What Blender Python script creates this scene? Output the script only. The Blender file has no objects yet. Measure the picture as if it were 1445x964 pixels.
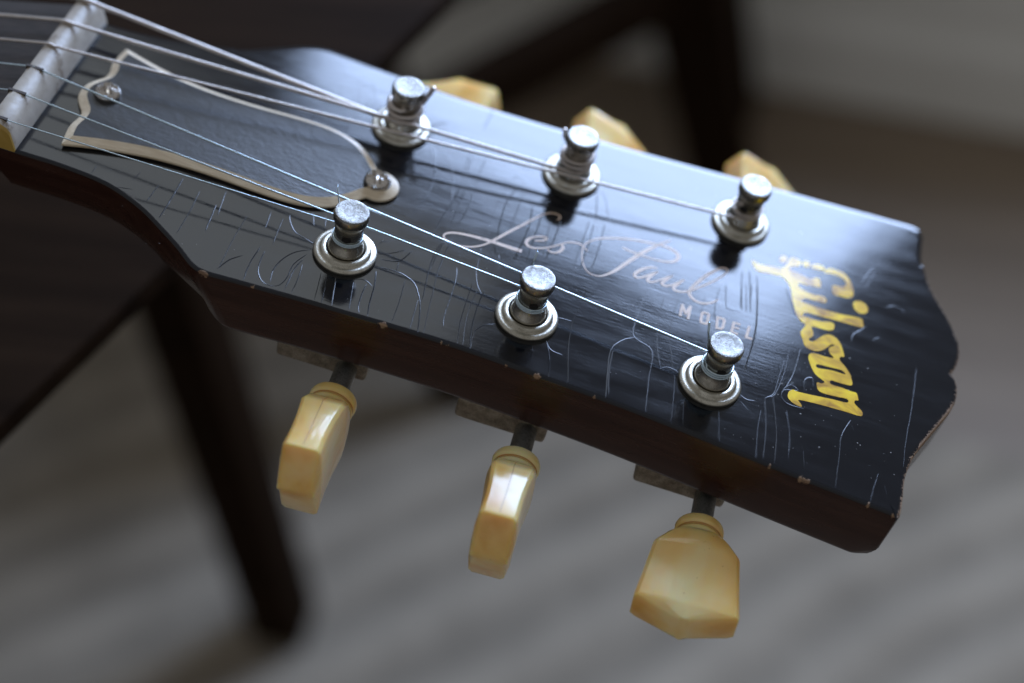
import bpy, bmesh, math, random
from mathutils import Vector, Matrix, noise as mnoise

random.seed(7)
U = 0.0009                      # one drawing unit of the headstock plan, in metres
TILT = math.radians(17)         # the headstock leans back from the neck
FLOOR = 850 * U                 # floor lies this far below the headstock plan's origin
ORIGIN = Vector((0, 0, FLOOR))
EX = Vector((math.cos(TILT), 0, -math.sin(TILT)))   # along the headstock, towards its tip
EY = Vector((0, 1, 0))                              # across, towards the bass side
EZ = Vector((math.sin(TILT), 0, math.cos(TILT)))    # out of the face
HS = Matrix(((EX.x, EY.x, EZ.x, ORIGIN.x), (EX.y, EY.y, EZ.y, ORIGIN.y), (EX.z, EY.z, EZ.z, ORIGIN.z), (0, 0, 0, 1)))
scene = bpy.context.scene
col = scene.collection


def hw(x, y, z):
    """headstock units -> world"""
    return HS @ Vector((x * U, y * U, z * U))


# ---------------------------------------------------------------- camera
cam = bpy.data.cameras.new('camera')
cam.sensor_width = 36
cam.lens = 54.78
cam.clip_start = 0.01
cam.clip_end = 100
cam_o = bpy.data.objects.new('camera', cam)
col.objects.link(cam_o)
RIGHT, UP, BACK = (0.953144, 0.224289, 0.203003), (-0.302504, 0.700726, 0.646123), (0.002669, -0.677258, 0.735741)
m3 = Matrix((RIGHT, UP, BACK)).transposed()
cam_o.matrix_world = Matrix.Translation(hw(38.564, -239.612, 227.672)) @ (HS.to_3x3() @ m3).to_4x4()
cam.dof.use_dof = True
cam.dof.focus_distance = 311 * U
cam.dof.aperture_fstop = 5.6
cam.dof.aperture_blades = 9
scene.camera = cam_o

# ---------------------------------------------------------------- light
world = bpy.data.worlds.new('World')
scene.world = world
world.use_nodes = True
bg = world.node_tree.nodes['Background']
bg.inputs[0].default_value = (0.97, 0.98, 1.0, 1)
bg.inputs[1].default_value = 0.24


def upright_lamp(name, e0, e1, z0, z1, y, radiance, color):
    """upright rectangular lamp facing the guitar; level units: e along the neck, y across, z above the floor"""
    L = bpy.data.lights.new(name, 'AREA')
    L.shape = 'RECTANGLE'
    L.size, L.size_y = (e1 - e0) * U, (z1 - z0) * U
    L.color = color
    L.energy = radiance * math.pi * L.size * L.size_y
    o = bpy.data.objects.new(name, L)
    col.objects.link(o)
    c = Vector(((e0 + e1) / 2 * U, y * U, (z0 + z1) / 2 * U))
    o.matrix_world = Matrix.Translation(c) @ Matrix(((-1, 0, 0), (0, 0, 1), (0, 1, 0))).to_4x4()
    return o


upright_lamp('window_lamp_clear', -5, 615, 850, 1790, 1080, 19.5, (0.50, 0.66, 1.0))
upright_lamp('grey_reflection_lamp', -650, 330, 1885, 2700, 1080, 1.35, (0.88, 0.95, 1.0))  # added soft lamp for the grey reflection on the lacquer, its source unseen

vs = scene.view_settings
vs.view_transform = 'Standard'
vs.look = 'None'
vs.exposure = 0.1
vs.gamma = 1

# ---------------------------------------------------------------- materials
def mat(name):
    m = bpy.data.materials.new(name)
    m.use_nodes = True
    nt = m.node_tree
    return m, nt, nt.nodes['Principled BSDF']


def setp(b, **k):
    names = dict(color='Base Color', rough='Roughness', metal='Metallic', ior='IOR', coat='Coat Weight',
                 coat_rough='Coat Roughness', sss='Subsurface Weight', sss_r='Subsurface Radius', sss_s='Subsurface Scale',
                 spec='Specular IOR Level')
    for a, v in k.items():
        if a == 'color' and len(v) == 3:
            v = (*v, 1)
        b.inputs[names[a]].default_value = v


def coords(nt, scale):
    """object coordinates counted in headstock units times scale"""
    t = nt.nodes.new('ShaderNodeTexCoord')
    mp = nt.nodes.new('ShaderNodeMapping')
    mp.inputs['Scale'].default_value = [s / U for s in scale]
    nt.links.new(t.outputs['Object'], mp.inputs['Vector'])
    return mp.outputs['Vector']


def noise(nt, scale, detail=3.0, rough=0.55, dist=0.0):
    n = nt.nodes.new('ShaderNodeTexNoise')
    n.inputs['Scale'].default_value = 1
    n.inputs['Detail'].default_value = detail
    n.inputs['Roughness'].default_value = rough
    n.inputs['Distortion'].default_value = dist
    nt.links.new(coords(nt, scale), n.inputs['Vector'])
    return n.outputs['Fac']


def ramp(nt, fac, stops):
    r = nt.nodes.new('ShaderNodeValToRGB')
    e = r.color_ramp.elements
    while len(e) < len(stops):
        e.new(0.5)
    for i, (p, c) in enumerate(stops):
        e[i].position = p
        e[i].color = (*c, 1) if len(c) == 3 else c
    nt.links.new(fac, r.inputs['Fac'])
    return r.outputs['Color']


def maprange(nt, fac, a, b, c, d):
    r = nt.nodes.new('ShaderNodeMapRange')
    for i, v in zip((1, 2, 3, 4), (a, b, c, d)):
        r.inputs[i].default_value = v
    nt.links.new(fac, r.inputs[0])
    return r.outputs[0]


def math_node(nt, op, a, b):
    n = nt.nodes.new('ShaderNodeMath')
    n.operation = op
    for i, v in enumerate((a, b)):
        if isinstance(v, (int, float)):
            n.inputs[i].default_value = v
        else:
            nt.links.new(v, n.inputs[i])
    return n.outputs[0]


def mixc(nt, fac, a, b):
    n = nt.nodes.new('ShaderNodeMix')
    n.data_type = 'RGBA'
    for i, v in ((0, fac), (6, a), (7, b)):
        if isinstance(v, (int, float)):
            n.inputs[i].default_value = v
        elif isinstance(v, tuple):
            n.inputs[i].default_value = (*v, 1)
        else:
            nt.links.new(v, n.inputs[i])
    return n.outputs[2]


def bump(nt, b, h, dist, strength=1.0, prev=None):
    n = nt.nodes.new('ShaderNodeBump')
    n.inputs['Distance'].default_value = dist * U
    n.inputs['Strength'].default_value = strength
    nt.links.new(h, n.inputs['Height'])
    if prev:
        nt.links.new(prev, n.inputs['Normal'])
    nt.links.new(n.outputs['Normal'], b.inputs['Normal'])
    return n.outputs['Normal']


M = {}


def lacquer_material():
    m, nt, b = mat('black lacquer')
    setp(b, color=(0.003, 0.004, 0.007), ior=1.5)
    # the flanks are a brown-black stain, and where the wear attribute is high bare wood shows
    sd = nt.nodes.new('ShaderNodeAttribute'); sd.attribute_name = 'flank'
    wr = nt.nodes.new('ShaderNodeAttribute'); wr.attribute_name = 'wear'
    stain = ramp(nt, noise(nt, (0.02, 0.5, 0.5), 4), [(0.3, (0.024, 0.008, 0.0055)), (0.7, (0.046, 0.019, 0.013))])
    c = mixc(nt, sd.outputs['Fac'], (0.004, 0.005, 0.008), stain)
    n1 = noise(nt, (1.9, 1.9, 1.9), 5, 0.7)
    mask = math_node(nt, 'ADD', wr.outputs['Fac'], math_node(nt, 'MULTIPLY', math_node(nt, 'SUBTRACT', n1, 0.5), 1.4))
    mask = maprange(nt, mask, 0.52, 0.60, 0, 1)
    wood = ramp(nt, noise(nt, (0.25, 2.2, 2.2), 4), [(0.3, (0.11, 0.055, 0.03)), (0.7, (0.38, 0.25, 0.15))])
    c = mixc(nt, mask, c, wood)
    nt.links.new(c, b.inputs['Base Color'])
    r = maprange(nt, noise(nt, (0.06, 0.3, 0.3), 4), 0.3, 0.7, 0.07, 0.13)
    r = math_node(nt, 'ADD', r, math_node(nt, 'MULTIPLY', sd.outputs['Fac'], 0.16))
    r = math_node(nt, 'ADD', r, math_node(nt, 'MULTIPLY', mask, 0.4))
    nt.links.new(r, b.inputs['Roughness'])
    p = bump(nt, b, noise(nt, (0.10, 1.5, 1.5), 3, 0.6), 0.008)          # grain under the finish
    p = bump(nt, b, noise(nt, (0.035, 0.05, 0.05), 2), 0.07, 1.0, p)      # sunken, wavy film
    p = bump(nt, b, noise(nt, (1.4, 2.6, 2.6), 2), 0.004, 1.0, p)
    return m


M['lacquer'] = lacquer_material()
m, nt, b = mat('cracked lacquer edge'); M['crack'] = m
setp(b, color=(0.004, 0.005, 0.008), rough=0.22, ior=1.5)

m, nt, b = mat('matte black plate'); M['plate'] = m
setp(b, color=(0.010, 0.010, 0.011), ior=1.5)
nt.links.new(maprange(nt, noise(nt, (0.2, 0.2, 0.2), 3), 0.3, 0.7, 0.30, 0.38), b.inputs['Roughness'])
bump(nt, b, noise(nt, (0.55, 1.1, 0.8), 3, 0.6), 0.075)

m, nt, b = mat('aged cream ply'); M['ply'] = m
nt.links.new(ramp(nt, noise(nt, (0.15, 0.8, 2.0), 4), [(0.25, (0.62, 0.48, 0.31)), (0.7, (0.86, 0.72, 0.52))]), b.inputs['Base Color'])
setp(b, rough=0.42)

m, nt, b = mat('aged bone nut'); M['nut'] = m
setp(b, rough=0.36, sss=0.15, sss_r=(1, 0.8, 0.5), sss_s=1.2 * U)
g = noise(nt, (0.18, 0.18, 0.18), 5, 0.65)
nt.links.new(ramp(nt, g, [(0.28, (0.13, 0.09, 0.06)), (0.42, (0.40, 0.35, 0.29)), (0.7, (0.52, 0.47, 0.40))]), b.inputs['Base Color'])
bump(nt, b, noise(nt, (0.8, 0.8, 0.8), 4), 0.05)
m, nt, b = mat('yellowed nut end'); M['nut_end'] = m
setp(b, color=(0.42, 0.27, 0.06), rough=0.4)
m, nt, b = mat('nut slot grime'); M['grime'] = m
setp(b, color=(0.06, 0.045, 0.035), rough=0.7)


def metal(name, c0, c1, r0, r1, speck=0.0, scale=0.5):
    m, nt, b = mat(name)
    n = noise(nt, (scale,) * 3, 5, 0.65)
    c = ramp(nt, n, [(0.3, c0), (0.65, c1)])
    s = noise(nt, (4.5, 4.5, 4.5), 3, 0.7)
    if speck:
        c = mixc(nt, maprange(nt, s, 0.40, 0.46, speck, 0.0), c, (0.05, 0.045, 0.04))
    nt.links.new(c, b.inputs['Base Color'])
    setp(b, metal=1.0)
    nt.links.new(maprange(nt, n, 0.3, 0.7, r1, r0), b.inputs['Roughness'])
    bump(nt, b, s, 0.05 if speck else 0.015)
    return m


M['nickel'] = metal('tarnished nickel', (0.30, 0.275, 0.23), (0.55, 0.52, 0.46), 0.18, 0.34)
M['bushing'] = metal('dull nickel bushing', (0.40, 0.37, 0.30), (0.64, 0.61, 0.53), 0.26, 0.44, 0.35, 0.35)
M['cap'] = metal('pitted nickel cap', (0.13, 0.125, 0.115), (0.24, 0.235, 0.22), 0.22, 0.32, 0.85, 0.8)
M['steel'] = metal('blue glint steel string', (0.52, 0.64, 0.72), (0.62, 0.74, 0.82), 0.16, 0.24)  # blue glint and fringing of the plain strings put into the base colour
M['wound'] = metal('nickel wound string', (0.55, 0.49, 0.45), (0.72, 0.66, 0.62), 0.28, 0.40)
M['housing'] = metal('oxidised housing', (0.22, 0.185, 0.14), (0.45, 0.40, 0.33), 0.5, 0.7, 0.6, 0.4)
M['shaft'] = metal('dull grey shaft', (0.20, 0.20, 0.19), (0.36, 0.36, 0.34), 0.40, 0.6, 0.6, 0.4)
M['screw'] = metal('screw nickel', (0.55, 0.50, 0.45), (0.75, 0.71, 0.66), 0.15, 0.28)
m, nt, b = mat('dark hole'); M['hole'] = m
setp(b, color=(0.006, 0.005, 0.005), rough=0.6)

m, nt, b = mat('aged amber plastic'); M['button'] = m
n = noise(nt, (0.07, 0.055, 0.07), 3, 0.5, 0.3)
c = ramp(nt, n, [(0.28, (0.74, 0.37, 0.065)), (0.47, (0.93, 0.63, 0.23)), (0.70, (0.97, 0.79, 0.43))])
st = noise(nt, (0.6, 0.05, 0.6), 3)
c = mixc(nt, maprange(nt, st, 0.55, 0.75, 0.0, 0.15), c, (0.86, 0.70, 0.42))
fl = noise(nt, (1.6, 1.6, 1.6), 2, 0.5)
c = mixc(nt, maprange(nt, fl, 0.735, 0.77, 0.0, 0.7), c, (0.30, 0.10, 0.02))
nt.links.new(c, b.inputs['Base Color'])
setp(b, rough=0.2, ior=1.5, sss=0.8, sss_r=(1.0, 0.6, 0.22), sss_s=3.2 * U)
nt.links.new(maprange(nt, noise(nt, (0.5, 0.5, 0.5), 4), 0.3, 0.7, 0.08, 0.20), b.inputs['Roughness'])
bump(nt, b, noise(nt, (0.6, 0.12, 0.6), 3), 0.05)
m, nt, b = mat('seam brown'); M['seam'] = m
setp(b, color=(0.36, 0.15, 0.03), rough=0.45)
m, nt, b = mat('amber grime'); M['amber'] = m
setp(b, color=(0.55, 0.27, 0.06), rough=0.3, sss=0.4, sss_r=(1.0, 0.5, 0.15), sss_s=2 * U)

m, nt, b = mat('pearl gold inlay'); M['gold'] = m
n = noise(nt, (0.16, 0.22, 0.2), 3, 0.5, 1.0)
nt.links.new(ramp(nt, n, [(0.36, (0.42, 0.21, 0.001)), (0.5, (0.74, 0.44, 0.001)), (0.66, (0.95, 0.66, 0.001))]), b.inputs['Base Color'])
setp(b, rough=0.4, metal=0.0, coat=0.7, coat_rough=0.10, spec=0.1)
m, nt, b = mat('faded silkscreen'); M['print'] = m
nt.links.new(ramp(nt, noise(nt, (0.3, 0.3, 0.3), 5, 0.7), [(0.28, (0.17, 0.12, 0.08)), (0.42, (0.58, 0.40, 0.27)), (0.7, (0.68, 0.50, 0.36))]), b.inputs['Base Color'])
setp(b, rough=0.3)
m, nt, b = mat('dust'); M['dust'] = m
setp(b, color=(0.55, 0.55, 0.55), rough=0.9)
m, nt, b = mat('rosewood'); M['rosewood'] = m
nt.links.new(ramp(nt, noise(nt, (0.04, 0.9, 0.9), 5), [(0.3, (0.010, 0.007, 0.006)), (0.7, (0.035, 0.024, 0.020))]), b.inputs['Base Color'])
setp(b, rough=0.42)
bump(nt, b, noise(nt, (0.08, 1.2, 1.2), 4), 0.06)


# ---------------------------------------------------------------- mesh helpers (coordinates in headstock units)
def link(name, me, material, parent=None):
    o = bpy.data.objects.new(name, me)
    col.objects.link(o)
    for mm in (material if isinstance(material, (list, tuple)) else [material]):
        me.materials.append(mm)
    if parent is not None:
        o.parent = parent
    return o


def mesh(name, verts, faces, material, parent=None, smooth=None, s=U):
    me = bpy.data.meshes.new(name)
    me.from_pydata([(v[0] * s, v[1] * s, v[2] * s) for v in verts], [], faces)
    me.update()
    if smooth is not None:
        for p in me.polygons:
            p.use_smooth = True
        me.set_sharp_from_angle(angle=math.radians(smooth))
    return link(name, me, material, parent)


class MB:
    """collects pieces of one mesh"""
    def __init__(self):
        self.v, self.f, self.mi = [], [], []

    def add(self, v, f, mi=0):
        o = len(self.v)
        self.v += [tuple(p) for p in v]
        self.f += [[i + o for i in q] for q in f]
        self.mi += [mi] * len(f)

    def loft(self, rings, mi=0, cap0=True, cap1=True):
        n = len(rings[0])
        v = [p for r in rings for p in r]
        f = []
        for i in range(len(rings) - 1):
            for j in range(n):
                k = (j + 1) % n
                f.append([i * n + j, i * n + k, (i + 1) * n + k, (i + 1) * n + j])
        if cap0:
            f.append(list(range(n))[::-1])
        if cap1:
            f.append([(len(rings) - 1) * n + j for j in range(n)])
        self.add(v, f, mi)

    def lathe(self, prof, c=(0, 0, 0), axis='z', n=48, mi=0, cap0=True, cap1=True):
        rings = []
        for r, h in prof:
            ring = []
            for j in range(n):
                a = 2 * math.pi * j / n
                x, y = r * math.cos(a), r * math.sin(a)
                if axis == 'z':
                    ring.append((c[0] + x, c[1] + y, c[2] + h))
                elif axis == '-y':
                    ring.append((c[0] + x, c[1] - h, c[2] + y))
                else:
                    ring.append((c[0] - x, c[1] + h, c[2] + y))
            rings.append(ring)
        self.loft(rings, mi, cap0, cap1)

    def tube(self, pts, rad, n=8, mi=0):
        """swept tube; rad is a number or one per point"""
        P = [Vector(p) for p in pts]
        if not isinstance(rad, (list, tuple)):
            rad = [rad] * len(P)
        t = (P[1] - P[0]).normalized()
        nrm = t.orthogonal().normalized()
        rings = []
        for i, p in enumerate(P):
            t2 = (P[min(i + 1, len(P) - 1)] - P[max(i - 1, 0)]).normalized()
            nrm = (nrm - t2 * nrm.dot(t2)).normalized()
            bn = t2.cross(nrm)
            rings.append([p + (nrm * math.cos(2 * math.pi * j / n) + bn * math.sin(2 * math.pi * j / n)) * rad[i] for j in range(n)])
        self.loft(rings, mi)

    def box(self, x0, x1, y0, y1, z0, z1, mi=0):
        self.add([(x0, y0, z0), (x1, y0, z0), (x1, y1, z0), (x0, y1, z0), (x0, y0, z1), (x1, y0, z1), (x1, y1, z1), (x0, y1, z1)],
                 [[3, 2, 1, 0], [4, 5, 6, 7], [0, 1, 5, 4], [1, 2, 6, 5], [2, 3, 7, 6], [3, 0, 4, 7]], mi)

    def build(self, name, materials, parent=None, smooth=35, s=U, bevel=0):
        me = bpy.data.meshes.new(name)
        me.from_pydata([(p[0] * s, p[1] * s, p[2] * s) for p in self.v], [], self.f)
        for p, k in zip(me.polygons, self.mi):
            p.material_index = k
        me.update()
        if bevel:
            bm = bmesh.new(); bm.from_mesh(me)
            es = [e for e in bm.edges if len(e.link_faces) == 2 and e.calc_face_angle(0) > 0.6]
            bmesh.ops.bevel(bm, geom=es, offset=bevel * s, segments=3, profile=0.6, affect='EDGES', clamp_overlap=True)
            bm.to_mesh(me); bm.free()
        if smooth:
            for p in me.polygons:
                p.use_smooth = True
            me.set_sharp_from_angle(angle=math.radians(smooth))
        return link(name, me, materials, parent)


def catmull(pts, step, closed=False):
    """resample a smooth curve through pts (any dimension) about every step"""
    n = len(pts)
    out = []
    for i in range(n if closed else n - 1):
        if closed:
            p = [pts[(i + k) % n] for k in (-1, 0, 1, 2)]
        else:
            p = [pts[max(i - 1, 0)], pts[i], pts[i + 1], pts[min(i + 2, n - 1)]]
        L = math.dist(p[1][:2], p[2][:2])
        m_ = max(1, int(round(L / step)))
        for k in range(m_):
            t = k / m_
            out.append(tuple(0.5 * (2 * b_ + (c_ - a_) * t + (2 * a_ - 5 * b_ + 4 * c_ - d_) * t * t + (3 * b_ - a_ - 3 * c_ + d_) * t ** 3)
                             for a_, b_, c_, d_ in zip(*p)))
    if not closed:
        out.append(tuple(pts[-1]))
    return out


def poly_normals(pts):
    """outward normals of a counter-clockwise closed outline"""
    n = len(pts)
    res = []
    for i in range(n):
        a, c = pts[i - 1], pts[(i + 1) % n]
        t = Vector((c[0] - a[0], c[1] - a[1])).normalized()
        res.append((t.y, -t.x))
    return res


def inset(pts, nr, d):
    return [(p[0] - k[0] * d, p[1] - k[1] * d) for p, k in zip(pts, nr)]


def tag(o, label=None, cat=None, group=None, kind=None):
    for k, v in (('label', label), ('category', cat), ('group', group), ('kind', kind)):
        if v:
            o[k] = v
    return o


# ================================================================ the setting
def ww(e, y, z):
    """world point from level units: e along the neck, y across, z up from the floor"""
    return (e * U, y * U, z * U)


m, nt, b = mat('brown floor'); M['floor'] = m
nt.links.new(ramp(nt, noise(nt, (0.002, 0.02, 0.02), 4), [(0.3, (0.20, 0.15, 0.105)), (0.7, (0.32, 0.245, 0.175))]), b.inputs['Base Color'])
setp(b, rough=0.55)
m, nt, b = mat('grey wall paint'); M['wall'] = m
setp(b, color=(0.90, 0.885, 0.83), rough=0.7)
m, nt, b = mat('grey woven rug'); M['rug'] = m
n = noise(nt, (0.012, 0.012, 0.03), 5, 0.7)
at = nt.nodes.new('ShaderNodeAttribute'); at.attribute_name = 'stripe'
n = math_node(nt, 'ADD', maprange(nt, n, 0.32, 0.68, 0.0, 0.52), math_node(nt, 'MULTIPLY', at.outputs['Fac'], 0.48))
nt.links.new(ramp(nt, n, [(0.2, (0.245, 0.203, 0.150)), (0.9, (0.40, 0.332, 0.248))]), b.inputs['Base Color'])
setp(b, rough=0.95)
m, nt, b = mat('dark stained wood'); M['dark_wood'] = m
nt.links.new(ramp(nt, noise(nt, (0.01, 0.12, 0.12), 4), [(0.3, (0.011, 0.0058, 0.0030)), (0.7, (0.023, 0.0125, 0.0066))]), b.inputs['Base Color'])
setp(b, rough=0.75, spec=0.03)

WD = 1.0


def plane_quad(name, pts, material):
    me = bpy.data.meshes.new(name)
    me.from_pydata(pts, [], [[0, 1, 2, 3]])
    return link(name, me, material)


tag(plane_quad('floor', [ww(-3500, -3000, 0), ww(3500, -3000, 0), ww(3500, 3000, 0), ww(-3500, 3000, 0)], M['floor']), kind='structure')


def wall_run(name, a, bb, height):
    """upright slab standing on the floor from a to bb with a baseboard on its room side"""
    a, bb = Vector(a), Vector(bb)
    t = (bb - a).normalized()
    n = Vector((-t.y, t.x))           # away from the room
    w = MB()
    q = [a, bb, bb + n * 60, a + n * 60]
    w.loft([[(p.x, p.y, 0) for p in q], [(p.x, p.y, height) for p in q]])
    o = w.build(name, M['wall'], smooth=None)
    tag(o, kind='structure')
    k = MB()
    prof = [(0, 2), (-9, 2), (-9, 88), (-5, 96), (-3, 104), (0, 104)]
    k.loft([[(p.x + n.x * d, p.y + n.y * d, z) for d, z in prof] for p in (a + t * 2, bb - t * 2)])
    k.build('baseboard', M['wall'], o, smooth=None)
    return o


wall_run('wall', (-232, 1256), (1500, 930), 2700)
wall_run('wall', (-900, 590), (-236, 1250), 2700)

# rug: a thick loose weave with low diagonal ridges
def rug():
    far = Vector((700, 608)); f = Vector((-0.98, 0.2)); g = Vector((-0.2, -0.98))
    n1, n2 = 230, 170
    w = MB()
    v, st = [], []
    for i in range(n1 + 1):
        for j in range(n2 + 1):
            p = far + f * (1900 * i / n1) + g * (1250 * j / n2)
            d = -0.645 * p.x + 0.763 * p.y
            wob = mnoise.noise(Vector((p.x / 260, p.y / 260, 0.3)))
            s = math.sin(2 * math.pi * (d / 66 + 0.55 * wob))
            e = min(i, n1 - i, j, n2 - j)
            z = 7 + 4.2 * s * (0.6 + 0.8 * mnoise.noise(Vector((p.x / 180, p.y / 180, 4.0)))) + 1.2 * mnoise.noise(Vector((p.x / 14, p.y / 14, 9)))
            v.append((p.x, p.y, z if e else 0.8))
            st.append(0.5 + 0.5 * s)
    fs = []
    for i in range(n1):
        for j in range(n2):
            a = i * (n2 + 1) + j
            fs.append([a, a + 1, a + n2 + 2, a + n2 + 1])
    w.add(v, fs)
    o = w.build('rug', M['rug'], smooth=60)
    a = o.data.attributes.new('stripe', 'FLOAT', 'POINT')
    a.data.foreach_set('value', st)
    tag(o, 'grey woven rug with soft diagonal ridges on the brown floor', 'rug')


rug()


def bar_box(w, a, bb, wa, ha, wb=None, hb=None):
    """square-section bar between two points, sizes in units"""
    a, bb = Vector(a), Vector(bb)
    wb, hb = wb or wa, hb or ha
    t = (bb - a).normalized()
    s = t.cross(Vector((0, 0, 1)))
    s = Vector((1, 0, 0)) if s.length < 0.35 else s.normalized()
    k = s.cross(t).normalized()
    s = t.cross(k).normalized()
    rings = []
    for p, x, y in ((a, wa, ha), (bb, wb, hb)):
        rings.append([p + s * (sx * x / 2) + k * (sy * y / 2) for sx, sy in ((-1, -1), (1, -1), (1, 1), (-1, 1))])
    w.loft(rings)


def make_table():
    root = bpy.data.objects.new('table', None); col.objects.link(root)
    tag(root, 'dark stained wooden table with straight edge under the guitar neck', 'table')
    o = Vector((-93.5, -31.3)); t = Vector((0.304, 0.953)); n = Vector((-0.953, 0.304))

    def P(a, c):
        return o + t * a + n * c
    w = MB()
    q = [P(-900, 3), P(480, 3), P(480, 900), P(-900, 900)]
    qi = [P(-860, 52), P(440, 52), P(440, 860), P(-860, 860)]      # thin edge, underside chamfered back
    w.loft([[(p.x, p.y, 762) for p in qi[::-1]], [(p.x, p.y, 784) for p in q[::-1]], [(p.x, p.y, 790) for p in q[::-1]]])
    w.build('table_top', M['dark_wood'], root, bevel=1.2)
    for a, c in ((362, 368), (-760, 368), (362, 800), (-760, 800)):
        p = P(a, c)
        w = MB()
        bar_box(w, (p.x, p.y, 0.5), (p.x, p.y, 761), 44, 44, 46, 46)
        w.build('leg', M['dark_wood'], root, bevel=2)
    for (a0, c0), (a1, c1) in (((340, 368), (-738, 368)), ((340, 800), (-738, 800)), ((362, 390), (362, 778)), ((-760, 390), (-760, 778))):
        w = MB()
        p, q2 = P(a0, c0), P(a1, c1)
        bar_box(w, (p.x, p.y, 726), (q2.x, q2.y, 726), 20, 70)
        w.build('apron', M['dark_wood'], root, bevel=1)


make_table()


def make_stool():
    root = bpy.data.objects.new('stool', None); col.objects.link(root)
    tag(root, 'dark wooden stool with tapered legs and a side rail, blurred beyond the headstock', 'stool')
    A0, A1 = Vector((-36, 962, 0.5)), Vector((-108, 955, 519))
    d = Vector((-0.606, -0.795, 0))
    back_a, back_b = Vector((-25, 205, 0)), Vector((-80, 190, 0))
    B0, B1 = A0 + d * 335 + Vector((-14, -2, 0)), A1 + d * 335
    legs = {'A': (A0, A1), 'B': (B0, B1), 'C': (A0 + back_a, A1 + back_a), 'D': (B0 + back_b, B1 + back_b)}
    for k, (p, q) in legs.items():
        w = MB()
        s = 1.0 if k in 'AC' else 0.7
        bar_box(w, p, q, 52 * s, 44 * s, 84 * s, 58 * s)
        w.build('leg', M['dark_wood'], root, bevel=2)

    def at(k, z):
        p, q = legs[k]
        return p + (q - p) * (z / 519)
    for i, j in (('A', 'B'), ('C', 'D'), ('A', 'C'), ('B', 'D')):
        p, q = at(i, 300), at(j, 300)
        e = (q - p).normalized()
        w = MB()
        bar_box(w, p + e * 14, q - e * 14, 30, 50)
        w.build('rail', M['dark_wood'], root, bevel=1.5)
    w = MB()
    c = [legs[k][1] for k in 'ABDC']
    mid = sum(c, Vector()) / 4
    q = [mid + (p - mid) * 1.28 for p in c]
    w.loft([[(p.x, p.y, 520) for p in q], [(p.x, p.y, 552) for p in q]])
    w.build('seat', M['dark_wood'], root, bevel=4)


make_stool()


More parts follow.
